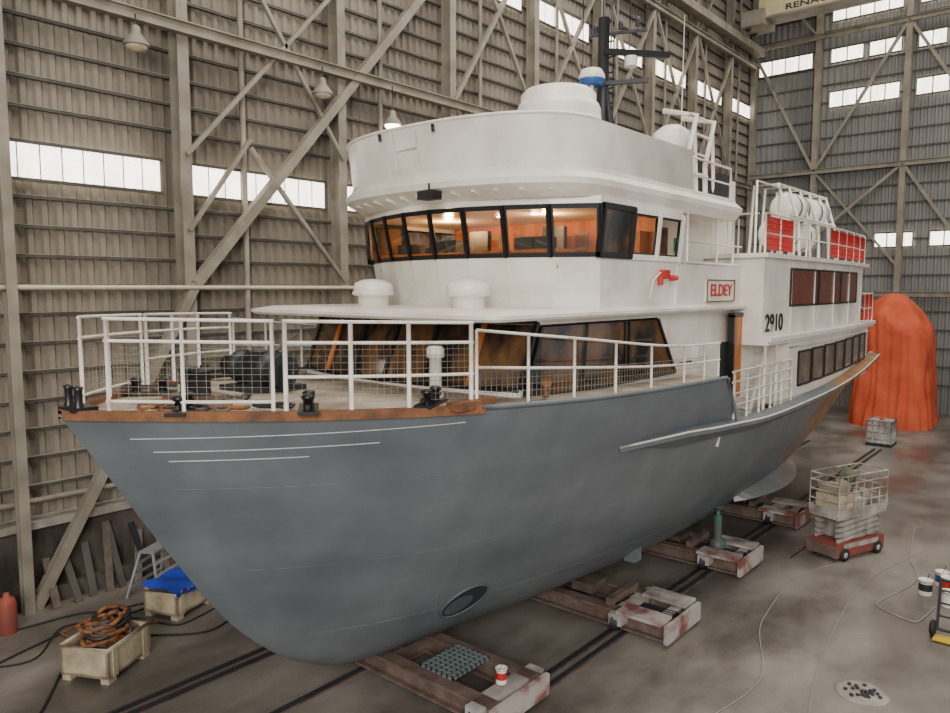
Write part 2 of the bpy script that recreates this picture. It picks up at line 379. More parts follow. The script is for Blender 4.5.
F=MB()
F.loft([(out(2.84,9.7,11.0,16.6,2.3),8.3),(out(2.95,9.2,10.9,16.7,2.3),8.48),(out(2.96,9.18,10.9,16.7,2.3),8.58),(out(2.84,9.3,10.9,16.6,2.3),8.7),(out(2.82,9.33,10.9,16.6,2.3),8.78)],white,False)
e0=out(2.82,9.33,10.9,14.4,2.3);e1=out(2.80,9.15,10.8,14.4,2.3);i1=out(2.71,9.27,10.85,14.3,2.3);i0=out(2.71,9.4,10.95,14.3,2.3)
ZR=9.56
F.loft([(e0,8.77),(e1,ZR)],white,True,False,False)
F.loft([(e1,ZR),(i1,ZR)],white,False,False,False)
F.loft([(i1,ZR),(i0,8.78)],white,True,False,False)
F.path([(x,y,ZR+.01) for x,y in e1[1:-1]],.03,white,6)
for s in np.linspace(-.85,.85,13):
    x=9.25+1.55*(1-(1-abs(s)**2.3)**(1/2.3))
    F.beam((x+.1,YC+2.84*s,8.42),(x+.55,YC+2.7*s,8.32),.05,.06,white)
F.box(9.08,9.33,YC-.62,YC-.28,8.30,8.44,black); F.tube((9.2,YC-.45,8.43),(9.2,YC-.45,8.58),.02,black)
for yy in(.35,-.2): F.tube((9.22,YC+yy,8.85),(9.12,YC+yy,9.48),.012,whited)
F.path([(9.2,YC+.35,9.2),(9.18,YC-.2,9.2)],.012,whited,5)
for yy in(-.6,.7): F.tube((9.15,YC+yy,9.4),(9.13,YC+yy,9.52),.03,black)
F.lathe([(.9,8.75),(.9,10.55),(.85,10.68),(.8,10.7),(.8,10.88),(.7,10.98),(0,11.0)],(13.5,YC-.15,0),white,28)
F.obj('flybridge',ship)
A=MB()
mx_,my_=15.4,YC-.1
A.tube((mx_,my_,8.7),(mx_,my_,13.0),.13,gunm,10); A.tube((mx_+.6,my_,8.7),(mx_,my_,12.0),.07,gunm); A.tube((mx_,my_+.5,8.7),(mx_,my_,12.0),.06,gunm); A.tube((mx_,my_-.5,8.7),(mx_,my_,12.0),.06,gunm)
A.beam((mx_-.4,my_+.6,11.5),(mx_+.3,my_-1.0,11.5),.12,.09,gunm)
A.beam((mx_-.3,my_-.2,12.15),(mx_+.9,my_-1.2,12.15),.12,.12,black)
A.lathe([(.15,0),(.15,.22)],(mx_+.2,my_-.6,11.85),white,10)
A.beam((mx_-.1,my_+.3,12.65),(mx_+.4,my_-.9,12.65),.06,.06,gunm)
for q in(-.8,-.4,.2): A.lathe([(.05,0),(.06,.12),(.04,.2),(0,.22)],(mx_-.4*q*.4,my_+q,12.68),gunm,8)
A.tube((mx_,my_,13.0),(mx_+.02,my_,14.0),.035,gunm); A.tube((mx_+.15,my_-.1,12.3),(mx_+.2,my_-.15,14.9),.02,gunm); A.tube((mx_+.3,my_-.5,12.3),(mx_+.35,my_-.5,13.8),.015,black); A.tube((mx_-.1,my_+.5,11.5),(mx_-.1,my_+.5,13.6),.014,gunm)
A.poly([(mx_+.2,my_-.15,14.0),(mx_+.45,my_-.42,13.9),(mx_+.42,my_-.4,14.3),(mx_+.2,my_-.15,14.45)],blueg)
A.lathe([(.0,-.22),(.27,-.2),(.3,-.1),(.3,-.08)],(mx_-.5,my_,11.6),blueg,16); A.lathe([(.3,-.08),(.3,0),(.22,.14),(0,.2)],(mx_-.5,my_,11.6),white,16)
A.tube((mx_-.5,my_,8.7),(mx_-.5,my_,11.4),.05,white)
for t in range(11): A.tube((mx_+.15,my_-.18,9+.35*t),(mx_+.15,my_+.18,9+.35*t),.018,gunm)
for s in(-.18,.18): A.tube((mx_+.15,my_+s,8.8),(mx_+.15,my_+s,12.6),.018,gunm)
for k,(px,py,pz) in enumerate(((15.3,7.2,12.6),(17,8,12.4))): A.tube((px,py,8.7),(px+.05,py,pz),.012,white)
A.lathe([(.18,8.8),(.18,9.6),(.42,9.7),(.47,9.95),(.4,10.25),(.2,10.4),(0,10.43)],(15.7,YC-1.7,0),white,18)
for x in(14.6,15.5):
    y=YC-2.6
    A.path([(x,y,8.8),(x-.05,y,9.4),(x+.25,y-.05,10.35),(x+.05,y+.6,10.5)],.055,white,8)
    A.path([(x+.45,y,8.8),(x+.35,y+.0,9.6),(x+.28,y,10.3)],.04,white,8)
for z in(9.2,9.6,10.0,10.35): A.tube((14.6,YC-2.6,z),(15.6,YC-2.6,z),.025,white)
A.path([(14.5,YC-2.75,8.8),(14.5,YC-2.75,9.45),(16.5,YC-2.75,9.45),(16.5,YC-2.75,8.8)],.025,white,6)
A.path([(14.5,YC-2.75,9.1),(16.5,YC-2.75,9.1)],.02,white,6)
A.box(16.9,18.2,YC-2.2,YC-1.0,7.6,9.4,white); A.box(17.0,17.5,YC-2.3,YC-2.2,8.6,9.1,black); A.lathe([(.16,0),(.16,.5),(.22,.5),(.22,.6)],(17.4,YC-1.7,9.4),gunm,12)
A.box(15.9,16.5,YC-2.72,YC-2.2,8.78,9.3,gunm); A.lathe([(.1,0),(.14,.05),(.14,.3),(.06,.36),(0,.36)],(16.2,YC-2.5,9.3),rust,12)
A.obj('mast_and_deck_gear',ship)
# ---------------------------------------------------------------- aft houses
Q=MB()
def side_out(x0,x1,ins,n=14):
    xs_=np.linspace(x0,x1,n); return [(x,YC-bd(x)+ins) for x in xs_[::-1]]+[(x,YC+bd(x)-ins) for x in xs_]
Q.prism(side_out(18.9,28.2,.13),3.9,5.6,white)
Q.box(15.0,19,YC-2.75,YC+2.75,3.5,5.6,white)
Q.prism(side_out(17.1,29.0,-.02),5.58,5.68,white); Q.prism(side_out(17.1,29.0,.05),5.50,5.58,white)
Q.prism(side_out(17.1,27.0,.2),5.68,7.5,white)
Q.prism(side_out(16.9,27.4,.06),7.5,7.6,white)
for x in(19.0,20.9,22.8,24.7,26.6): Q.tube((x,YC-bd(x)+.18,5.7),(x,YC-bd(x)+.18,7.5),.02,white,5)
Q.path([(x,YC-bd(x)+.13,5.35) for x in np.linspace(18.9,28.2,12)],.03,white,5)
def swin(Q,x0,x1,z0,z1,n,ins,mat,fr,dz0=0,dz1=0):
    w=(x1-x0)/n
    for i in range(n):
        a=x0+i*w+.05;b=x0+(i+1)*w-.05
        ya=YC-bd(a)+ins-.015; yb=YC-bd(b)+ins-.015
        sa=dz0+(dz1-dz0)*(i/n); 
        Q.poly([(a,ya,z0+sa),(b,yb,z0+sa),(b,yb,z1+sa),(a,ya,z1+sa)],mat)
        for p,q in (((a,ya,z0+sa),(b,yb,z0+sa)),((b,yb,z0+sa),(b,yb,z1+sa)),((b,yb,z1+sa),(a,ya,z1+sa)),((a,ya,z1+sa),(a,ya,z0+sa))): Q.beam(p,q,.05,.05,fr)
swin(Q,19.5,27.6,4.34,5.2,7,.13,bronze,black,0,.12)
swin(Q,18.9,25.9,6.38,7.28,3,.2,redcur,black)
Q.obj('aft_houses',ship)
Q=MB()
Q.box(16.1,17.05,YC-2.79,YC-2.75,3.6,5.6,black)
Q.box(16.62,17.08,YC-2.90,YC-2.80,4.3,6.15,wood); Q.box(16.54,16.62,YC-2.92,YC-2.78,4.2,6.2,black); Q.box(16.54,17.1,YC-2.92,YC-2.78,6.15,6.25,black)
for sg in(-1,1):
    y=lambda x: YC+sg*(bd(x)-.07)
    for x in np.linspace(15.2,18.9,6): Q.tube((x,y(x),4.0),(x,y(x),5.05),.028,whited)
    for z in(4.35,4.6,4.85,5.07): Q.path([(x,y(x),z) for x in np.linspace(15.1,18.9,5)],.02,whited)
Q.path([(17.2,YC-3.0,3.5),(18.6,YC-3.0,5.6)],.05,white); Q.path([(17.2,YC-2.7,3.5),(18.6,YC-2.7,5.6)],.05,white)
for k in range(8): Q.box(17.25+k*.17,17.45+k*.17,YC-3.0,YC-2.7,3.7+k*.25,3.73+k*.25,whited)
for x in(17.2,18.0): Q.tube((x,YC-3.4,4.0),(x,YC-3.4,5.58),.04,white)
Q.obj('side_gangway',ship)
# ---------------------------------------------------------------- rails
def net(B,f,x0,x1,h0,h1,mat,sp=.1,r=.006):
    n=max(2,int((x1-x0)/sp*1.0))
    xs_=np.linspace(x0,x1,n)
    for x in xs_:
        p=f(x); B.tube((p[0],p[1],p[2]+h0),(p[0],p[1],p[2]+h1),r,mat,3)
    k=int((h1-h0)/sp)
    for j in range(k+1):
        h=h0+(h1-h0)*j/k; B.path([(f(x)[0],f(x)[1],f(x)[2]+h) for x in np.linspace(x0,x1,9)],r,mat,3)
def rail(B,f,x0,x1,hts,posts,mat,r=.022,rp=.025):
    for x in posts:
        p=f(x); B.tube(p,(p[0],p[1],p[2]+hts[-1](x)),rp,mat,8)
    for h in hts:
        B.path([(f(x)[0],f(x)[1],f(x)[2]+h(x)) for x in np.linspace(x0,x1,14)],r,mat,7)
B=MB()
ct=lambda v:(lambda x:v)
netm=M('net_wire',(150,142,126),.6)
for sg in(-1,1):
    f=lambda x,sg=sg:(x,YC+sg*max(bd(x)-.14,.0),zt(x)+.03)
    rail(B,f,3.78,5.2,[ct(.12),ct(.84),ct(1.1)],[3.80,4.4,5.18],whited)
    net(B,f,3.8,5.15,.14,.84,netm,.075,.0035)
    rail(B,f,5.28,7.45,[ct(.42),ct(.84),ct(1.1)],[5.3,5.95,6.6,7.42],whited,.022,.03)
    net(B,f,5.3,7.4,.1,.84,netm,.075,.003)
    hh=pchip([7.5,9,13.5,14.6],[1.0,.9,.68,.68])
    rail(B,f,7.5,14.55,[lambda x:hh(x)*.5,hh],[7.5,8.35,9.3,10.4,11.6,12.9,13.8,14.5],whited,.022,.024)
    net(B,f,7.55,13.9,.06,.44,netm,.085,.004)
    f2=lambda x,sg=sg:(x,YC+sg*(bd(x)-.2),7.6)
    rail(B,f2,17.1,27.2,[ct(.45),ct(.9)],list(np.linspace(17.1,27.2,11)),white,.022,.024)
    for a,b in((17.15,19.0),(22.4,27.2)): 
        n=int((b-a)/.1)
        for x in np.linspace(a,b,n): p=f2(x); B.tube((p[0],p[1],7.68),(p[0],p[1],8.42),.018,red,4)
        for z in np.linspace(7.7,8.42,7): B.path([(f2(x)[0],f2(x)[1],z) for x in np.linspace(a,b,5)],.018,red,4)
    f3=lambda x,sg=sg:(x,YC+sg*(bd(x)-.12),5.68)
    rail(B,f3,27.0,29.0,[ct(.45),ct(.95)],[27.1,28,29],white,.022,.024)
    for x in np.linspace(27.05,29,16): p=f3(x); B.tube((p[0],p[1],5.75),(p[0],p[1],6.6),.018,red,4)
for h in(.45,.95): B.tube((29,YC-3,5.68+h),(29,YC+3,5.68+h),.022,white)
for y in np.linspace(YC-3,YC+3,24): B.tube((29,y,5.7),(29,y,6.6),.016,red,4)
for y in np.linspace(YC-3,YC+3,24): B.tube((17.1,y,7.6),(17.1,y,8.4),.016,white,4)
B.path([(17.1,YC-3.2,8.5),(17.1,YC+3.2,8.5)],.022,white)
B.path([(16.9,YC-3.2,7.6),(16.9,YC-3.2,9.2),(18.4,YC-3.2,9.2),(18.4,YC-3.2,7.6)],.025,white)
B.obj('railings',ship)
L=MB()
for i,(x,z) in enumerate(((19.2,8.2),(20.9,8.2),(20.0,8.9),(21.8,8.9))):
    y=YC-2.75
    prof=[(0,0),(.25,.02),(.36,.12),(.38,.2),(.40,.22),(.38,.24),(.38,.62),(.41,.63),(.41,.69),(.38,.7),(.38,1.1),(.40,1.12),(.38,1.14),(.36,1.22),(.25,1.32),(0,1.34)]
    L.lathe(prof,(x,y,z),white,18,axis=(1,0,0))
    for q in(.35,1.0): L.lathe([(.395,q),(.395,q+.04)],(x,y,z),gunm,18,axis=(1,0,0))
for x in(19.1,19.9,20.8,21.6,22.5,23.2):
    L.path([(x,YC-3.25,7.6),(x,YC-3.2,8.5),(x+.1,YC-2.9,9.4),(x+.1,YC-2.3,9.4),(x,YC-2.25,7.6)],.035,white,7)
L.tube((19.1,YC-3.2,8.6),(23.2,YC-3.2,8.6),.03,white); L.tube((19.2,YC-2.9,9.4),(23.3,YC-2.9,9.4),.03,white)
L.obj('life_raft_canisters',ship)
V=MB()
for y,x in((YC-1.2,9.35),(YC+1.1,9.3)):
    V.lathe([(.28,6.45),(.28,6.66),(.36,6.68),(.37,6.84),(.33,6.90),(.2,6.96),(0,6.98)],(x,y,0),white,20)
    V.lathe([(.38,6.68),(.39,6.73),(.38,6.75)],(x,y,0),whited,20)
V.obj('mushroom_vents',ship)
P=MB()
def bitt(x,y,z,rot=0,s=1):
    P.T=Matrix.Translation((x,y,z))@Matrix.Rotation(rot,4,'Z')@Matrix.Scale(s,4)
    P.box(-.36,.36,-.12,.12,0,.04,black)
    for q in(-.18,.18): P.lathe([(.06,.04),(.06,.16),(.08,.17),(.08,.21),(.05,.23),(0,.23)],(q,0,0),black,12)
    P.beam((-.38,0,.1),(.38,0,.1),.05,.05,black); P.T=None
bitt(5.55,7.42,5.3,.9);bitt(7.0,6.72,5.27,.45);bitt(4.5,8.5,5.3,.8);bitt(5.0,10.4,5.3,-.7);bitt(6.8,11.7,5.27,-.4)
P.lathe([(.09,5.22),(.09,5.8),(.13,5.81),(.13,5.93),(.1,5.97),(0,5.98)],(7.75,7.35,0),white,14)
P.lathe([(.12,5.22),(.12,5.29)],(7.75,7.35,0),white,14)
P.path([(9.1,6.35,5.17),(9.1,6.35,5.35),(9.05,6.3,5.42),(8.95,6.22,5.42)],[.05,.05,.065,.08],rustwood,10)
P.T=Matrix.Translation((6.55,9.9,5.24))
P.box(-.45,.45,-.5,.5,0,.08,gunm)
P.box(-.15,.2,-.15,.2,.08,.6,gunm)
for s in(-1,1):
    P.lathe([(.26,0),(.28,.03),(.2,.06),(.17,.2),(.2,.32),(.28,.35),(.26,.38)],(0,.2 if s>0 else -.58,.33),gunm,16,axis=(0,1,0))
    P.box(-.1,.1,s*.62-.03,s*.62+.03,.08,.42,gunm)
P.tube((0,-.75,.33),(0,.75,.33),.05,gunm,8); P.lathe([(.1,0),(.16,.02),(.1,.14),(.16,.24),(.1,.26)],(0,.72,.33),black,12,axis=(0,1,0)); P.tube((.1,0,.5),(.5,-.2,.85),.03,rust,6)
P.T=None
P.T=Matrix.Translation((5.1,9.3,5.28))
P.box(-.3,.3,-.35,.35,0,.1,rust)
for s in(-1,1): P.lathe([(.1,0),(.1,.3),(.14,.31),(.14,.36),(0,.37)],(0,s*.2,.1),gunm,12)
P.T=None
for k in range(13):
    cx=4.2+random.random()*1.5; cy=YC-.9+random.random()*1.2+ (cx-4.2)*-.3
    pts=[(cx+.28*math.cos(t*.9)*(.6+.3*math.sin(t)),cy+.28*math.sin(t*.9+k)*.8,zt(cx)+.035+.008*math.sin(3*t+k)) for t in np.linspace(0,9,36)]
    P.path(pts,.022,random.choice([rust,gunm,ropem]),5)
P.box(3.45,3.75,YC-.2,YC+.2,5.35,5.4,black)
for s in(-1,1): P.lathe([(.06,0),(.045,.05),(.045,.2),(.06,.24),(0,.26)],(3.55,YC+s*.14,5.4),black,12)
P.obj('foredeck_fittings',ship)
N=MB()
N.box(13.0,13.2,YC-2.95,YC-2.83,6.98,7.15,red); N.lathe([(.06,0),(.06,.1),(.035,.16)],(13.25,YC-2.92,7.0),red,10,axis=(0,-1,0)); N.lathe([(.05,0),(.05,.16)],(12.9,YC-2.9,7.02),red,10,axis=(0,0,-1))
N.path([(12.9,YC-2.9,7.1),(12.6,YC-2.9,6.95),(12.5,YC-2.88,6.6)],.015,white)
N.box(15.1,16.6,YC-2.87,YC-2.83,6.52,6.98,white)
for a,b in(((15.1,6.52),(16.6,6.52)),((16.6,6.52),(16.6,6.98)),((16.6,6.98),(15.1,6.98)),((15.1,6.98),(15.1,6.52))): N.beam((a[0],YC-2.88,a[1]),(b[0],YC-2.88,b[1]),.02,.025,rustwood)
N.obj('name_board',ship)
def text(s,loc,size,mat,name,parent,sx=1,rz=0):
    cu=bpy.data.curves.new(name,'FONT'); cu.body=s; cu.size=size; cu.extrude=.006; cu.align_x='CENTER'; cu.align_y='CENTER'; cu.offset=.006; cu.materials.append(mat)
    o=bpy.data.objects.new(name,cu); o.location=loc; o.rotation_euler=(math.pi/2,0,rz); o.scale=(sx,1,1); bpy.context.collection.objects.link(o); o.parent=parent; return o
text('ELDEY',(15.85,YC-2.885,6.75),.36,red,'name_lettering',ship,1.15)
text('2910',(17.85,YC-3.37,5.98),.58,black,'registration_number',ship,1.05)
# ---------------------------------------------------------------- cradles & rails
for ci,(x,ye) in enumerate(((9.0,6.75),(13.3,6.0),(17.5,6.2),(22.0,6.3))):
    C=MB(); yf=2*YC-ye
    for dx in(-.55,.55): C.ibeam((x+dx,ye,.25),(x+dx,yf,.25),.26,.34,rust,.04)
    for y in(ye+.25,7.1,9.3,11.5,yf-.25): C.ibeam((x-.55,y,.25),(x+.55,y,.25),.2,.3,dirtwhite if y<7.5 else rust,.03)
    C.box(x-.75,x+.75,ye-.08,ye,.08,.44,redoxide); C.box(x-.75,x+.75,yf,yf+.08,.08,.44,redoxide)
    if ci: 
        C.box(x-.8,x-.3,ye+.05,ye+1.0,.42,.48,redoxide); C.box(x+.3,x+.8,ye+.05,ye+1.0,.42,.48,dirtwhite)
        for k in range(3): C.box(x-.15+.1*k,x-.1+.1*k,ye+.1,ye+1.3,.28,.4,gunm)
        C.beam((x-.55,ye+1.3,.5),(x+.55,ye+1.3,.5),.14,.14,rust)
    else:
        for i in range(9): C.box(x-.45+i*.115,x-.42+i*.115,7.75,8.5,.42,.46,grating)
        for j in range(7): C.box(x-.45,x+.5,7.75+j*.12,7.78+j*.12,.42,.46,grating)
    for y in(7.0,11.6):
        for dx in(-.75,.75): C.lathe([(.0,-.06),(.14,-.06),(.14,.03),(.17,.03),(.17,.06),(0,.06)],(x+dx,y,.22),gunm,14,axis=(0,1,0))
        C.box(x-.85,x+.85,y-.14,y+.14,.2,.42,dirtwhite)
    C.box(x-.25,x+.25,9.1,9.5,.42,.465,block)
    if ci:
        for s in(-1,1):
            yy=1.2; b=bd(x); h=(yy/b)**(1/nx(x)); zz=zk(x)+h*(zh(x)-zk(x))
            C.box(x-.3,x+.3,YC+s*yy-.25,YC+s*yy+.25,.42,max(.48,zz-.1),block)
    if ci==2:
        yy=2.3; b=bd(x); h=(yy/b)**(1/nx(x)); zz=zk(x)+h*(zh(x)-zk(x))
        C.lathe([(.2,.42),(.2,.6),(.1,.64),(.1,zz-.25),(.05,zz-.24),(.05,zz-.06),(.14,zz-.05),(.14,zz)],(x,YC-yy,0),tealj,12)
    C.obj('slipway_cradle' if ci==0 else 'slipway_cradle.%03d'%ci)
Rr=MB()
for y in(6.88,7.12,9.75,11.48,11.72):
    Rr.box(-2,34.5,y-.03,y+.03,.0,.06,gunm); Rr.box(-2,34.5,y-.07,y+.07,.0,.012,rust)
Rr.obj('slipway_rails')
def can(x,y,z,mat,name,r=.13,h=.28):
    c=MB(); c.lathe([(r,0),(r,h*.3)],(x,y,z),white,16); c.lathe([(r,h*.3),(r,h*.8)],(x,y,z),mat,16); c.lathe([(r,h*.8),(r,h),(r+.012,h),(r+.012,h+.015),(r-.01,h+.015),(r-.02,h-.02),(0,h-.02)],(x,y,z),white,16)
    c.path([(x-r,y,z+h*.85),(x-r*.8,y-.05,z+h*1.3),(x,y-.06,z+h*1.5),(x+r*.8,y-.05,z+h*1.3),(x+r,y,z+h*.85)],.005,gunm,5); return c.obj(name)
can(9.0,7.1,.445,red,'red_labelled_tin',.09,.24)
for i,(x,y,m) in enumerate(((18.7,2.7,gunm),(19.2,2.35,red),(19.5,2.5,blueg),(18.95,2.1,gunm),(18.3,2.2,white))): can(x,y,0,m,'paint_can' if i==0 else 'paint_can.%03d'%i,.14,.32)
E=MB(); E.T=Matrix.Translation((20.4,4.75,0))@Matrix.Rotation(math.radians(-22),4,'Z')@Matrix.Scale(.94,4)
E.box(-.98,.98,-.43,.43,.12,.5,redbase); E.box(-1.05,-.95,-.45,.45,.14,.42,rust); E.box(-.7,.7,-.45,.45,.34,.46,dirtwhite)
for sx in(-.68,.68):
    for sy in(-1,1): E.lathe([(0,-.06),(.16,-.06),(.18,-.03),(.18,.03),(.16,.06),(0,.06)],(sx,sy*.42,.18),rubber,16,axis=(0,1,0)); E.lathe([(0,-.02),(.08,-.02),(.08,.02),(0,.02)],(sx,sy*.47,.18),dirtwhite,10,axis=(0,1,0))
for k in range(4):
    z0=.54+k*.15
    for y in(-.33,.33): E.beam((-.85,y,z0),(.85,y,z0+.13),.06,.09,dirtwhite); E.beam((.85,y*.85,z0),(-.85,y*.85,z0+.13),.06,.09,dirtwhite)
E.box(-.5,.35,-.3,.3,.5,1.15,dirtwhite)
E.box(-1.0,1.0,-.44,.44,1.15,1.25,dirtwhite)
for y in(-.44,.44): 
    E.box(-1.0,1.0,y-.015,y+.015,1.25,1.42,dirtwhite)
    for z in(1.6,1.85,2.1,2.3): E.tube((-1,y,z),(1,y,z),.018,dirtwhite)
    for x in np.linspace(-1,1,7): E.tube((x,y,1.25),(x,y,2.3),.018,dirtwhite)
for x in(-1,1):
    E.box(x-.015,x+.015,-.44,.44,1.25,1.42,dirtwhite)
    for z in(1.6,1.85,2.1,2.3): E.tube((x,-.44,z),(x,.44,z),.018,dirtwhite)
E.box(-.95,-.3,-.38,.3,1.25,1.75,cream); E.box(-.25,.2,-.38,.2,1.25,1.6,dirtwhite); E.box(-.9,-.4,-.3,.25,1.75,2.0,sack)
for k in range(5):
    cx=-.2+k*.2; cy=random.uniform(-.15,.2)
    E.lathe([(0,0),(.2,.03),(.24,.2),(.18,.38),(.09,.48),(0,.5)],(cx,cy,1.6+.1*random.random() if k<2 else 1.25),green if k%2 else sack,9)
E.lathe([(0,0),(.2,.03),(.24,.18),(.16,.33),(0,.42)],(-.1,0,2.0),green,9)
E.obj('scissor_lift')
E=MB(); E.T=Matrix.Translation((35.8,7.15,0))
E.box(-.55,.55,-.5,.5,0,.12,gunm); E.box(-.5,.5,-.45,.45,.14,1.1,dirtwhite); E.lathe([(.1,1.1),(.1,1.16),(0,1.16)],(0,0,0),red,12)
for x in np.linspace(-.52,.52,6):
    for y in(-.48,.48): E.tube((x,y,.12),(x,y,1.12),.015,alu,5)
for y in np.linspace(-.48,.48,5):
    for x in(-.52,.52): E.tube((x,y,.12),(x,y,1.12),.015,alu,5)
for z in(.3,.6,.9,1.12): E.path([(-.52,-.48,z),(.52,-.48,z),(.52,.48,z),(-.52,.48,z)],.015,alu,5,True)
E.obj('ibc_tank')
# tarpaulin: soft cloth over a tall stack, sagging between supports, skirts hanging in rounded folds
E=MB(); rows=[]
nT,nA=34,150
cx0,cy0=42.4,7.95
for j in range(nT+1):
    t=j/nT; row=[]
    for k in range(nA):
        a=2*math.pi*k/nA; ca,sa=math.cos(a),math.sin(a); sq=1/(abs(ca)**4+abs(sa)**4)**.25
        # top edge height sags between corner supports and falls toward the near side
        edge=5.15+.55*sa+.28*math.cos(4*a+.6)+.12*math.sin(7*a)
        if t<.68:
            u=t/.68; z=edge*u
            fold=math.sin(a*17+2.2*noise.noise(Vector((ca*2,sa*2,u*1.3)))*3)+.5*math.sin(a*31+u)
            flare=1.06-.12*u+.05*(1-u)**3
            rr=flare+.035*fold*(1-.75*u)+.05*noise.noise(Vector((ca*1.5,sa*1.5,u*2.5)))
        else:
            u=min(1,(t-.68)/.32); rr=.94*(1-u)**.85 if u<1 else 0
            pk=6.55; z=edge+(pk-edge)*(1-(1-u)**1.7)+.18*noise.noise(Vector((ca*rr*3,sa*rr*3,4)))*(1-u)
        row.append((cx0+2.1*ca*sq*rr+.1*t,cy0+1.62*sa*sq*rr+.5*max(0,t-.6),max(z,0)))
    rows.append(row)
E.grid(rows,orange,True,True)
E.obj('draped_tarpaulin')
E=MB(); E.T=Matrix.Translation((5.45,13.35,0))@Matrix.Rotation(.5,4,'Z')
def tub(E,w,d,h,m,z0=.1,t=.05):
    E.box(-w/2,w/2,-d/2,d/2,z0,z0+.05,m)
    for s in(-1,1):
        E.box(-w/2,w/2,min(s*d/2,s*(d/2-t)),max(s*d/2,s*(d/2-t)),z0,h,m); E.box(min(s*w/2,s*(w/2-t)),max(s*w/2,s*(w/2-t)),-d/2,d/2,z0,h,m)
        for q in(-.35,.35): E.box(q*w-.06,q*w+.06,s*(d/2)-.02,s*(d/2)+.03,z0,h,m)
        for q in(-.4,.4): E.box(q*w-.1,q*w+.1,s*d*.4-.08,s*d*.4+.08,0,z0,m)
    E.path([(-w/2,-d/2,h),(w/2,-d/2,h),(w/2,d/2,h),(-w/2,d/2,h)],.035,m,6,True)
tub(E,1.15,.95,.62,cream)
E.box(-.5,.5,-.4,.4,.15,.56,rust)
for k in range(26):
    c0=(random.uniform(-.2,.2),random.uniform(-.15,.15)); r=random.uniform(.14,.34); ti=random.uniform(-.25,.25)
    E.path([(c0[0]+r*math.cos(t),c0[1]+r*math.sin(t)*.85,.58+.013*k+ti*r*math.cos(t)+.02*math.sin(3*t+k)) for t in np.linspace(0,6.28,18)],.04,[ropem,rust,ropem,gunm,ropem][k%5],6,True)
for k in range(6): E.beam((random.uniform(-.45,.45),random.uniform(-.35,.35),.58),(random.uniform(-.4,.4),random.uniform(-.3,.3),.74),.12,.05,rust)
E.obj('rope_bin')
E=MB(); E.T=Matrix.Translation((7.55,14.7,0))@Matrix.Rotation(.35,4,'Z')
tub(E,1.15,.85,.55,cream)
n=10; E.grid([[(-.6+1.25*i/n,-.45+.9*j/6,.6+.03*math.sin(i*1.3+j)+.08*(j/6)) for j in range(7)] for i in range(n+1)],blue,True)
E.grid([[(-.6+1.25*i/n,-.45-.02*j,.6+.03*math.sin(i*1.3)-.08*j) for j in range(2)] for i in range(n+1)],blue,True)
for k in range(5): E.beam((-.5+.2*k,-.35,.3),(-.45+.22*k,-.47,.62),.05,.03,ropem)
E.obj('tarp_covered_crate')
E=MB(); E.T=Matrix.Translation((7.75,16.0,0))@Matrix.Rotation(.5,4,'Z')
E.box(-.45,.45,-.18,.18,.98,1.02,alu)
for sx in(-1,1):
    for sy in(-1,1): E.beam((sx*.42,sy*.16,.98),(sx*.6,sy*.4,0),.05,.04,alu)
for z in(.25,.5,.75):
    w=.42+.18*(1-z); d=.16+.24*(1-z)
    for sy in(-1,1): E.beam((-w,sy*d,z),(w,sy*d,z),.08,.03,alu)
E.obj('work_trestle')
E=MB(); E.lathe([(.16,0),(.17,.02),(.17,.6),(.14,.7),(.06,.75),(.05,.82),(0,.82)],(4.75,16.2,0),redbase,16); E.obj('gas_bottle')
E=MB(); E.lathe([(.42,.0),(.42,.015),(.34,.02),(0,.02)],(13.3,2.75,0),kerb,20)
for k in range(30): 
    a=random.random()*6.28;r=.3*random.random(); E.lathe([(0,0),(.035,.01),(.03,.03),(0,.045)],(13.3+r*math.cos(a),2.75+r*math.sin(a),.018),gunm,6)
E.obj('floor_drain')
E=MB(); E.T=Matrix.Translation((16.5,2.0,0))
for s in(-1,1): E.lathe([(0,-.05),(.12,-.05),(.16,-.02),(.16,.02),(.12,.05),(0,.05)],(0,s*.22,.16),yellow if s<0 else rubber,16,axis=(0,1,0))
E.tube((0,-.25,.16),(0,.25,.16),.03,gunm); E.beam((0,-.15,.16),(.15,-.15,1.1),.05,.04,gunm);E.beam((0,.15,.16),(.15,.15,1.1),.05,.04,gunm); E.tube((.15,-.22,1.1),(.15,.22,1.1),.025,rubber); E.box(-.3,0,-.18,.18,.03,.06,yellow)
for z in(.4,.65,.9): E.tube((.05+.1*z,-.15,z),(.05+.1*z,.15,z),.02,gunm)
E.obj('hand_truck')
E=MB()
def hs(pts,r,m,n=50):
    P_=np.array(pts,float); t=np.linspace(0,1,len(P_)); fx=pchip(t,P_[:,0]);fy=pchip(t,P_[:,1])
    E.path([(fx(u),fy(u),r+.001) for u in np.linspace(0,1,n)],r,m,5)
hs([(19.8,4.6),(17.5,5.2),(15,5.0),(12.5,4.2),(11,4.4),(9,5.3)],.012,hose)
hs([(24,3.8),(21,3.4),(19.4,3.0),(17.4,3.4),(16.9,2.6),(18,2.4)],.014,hose)
hs([(22,3.2),(18,3.9),(14,3.6),(11,3.0)],.009,hose)
hs([(26,5.0),(24,5.6),(22.5,5.3),(21.4,5.6),(19,5.7)],.014,rubber)
hs([(3,14.5),(5,15.2),(6.5,15.6),(9,15.0),(12,15.3),(14,13.8)],.022,rubber)
hs([(4,12.5),(5.6,14.6),(6.4,14.0),(7.4,13.2),(8.6,13.6),(10.5,13.8)],.022,rubber)
hs([(4.4,16.2),(6,16.0),(6.8,15.2),(8.3,15.4),(10,16.2)],.022,rubber)
hs([(3.6,15.2),(4.6,14.6),(5.6,15.6),(6.6,15.0),(7.2,13.9),(9,14.4)],.018,rubber)
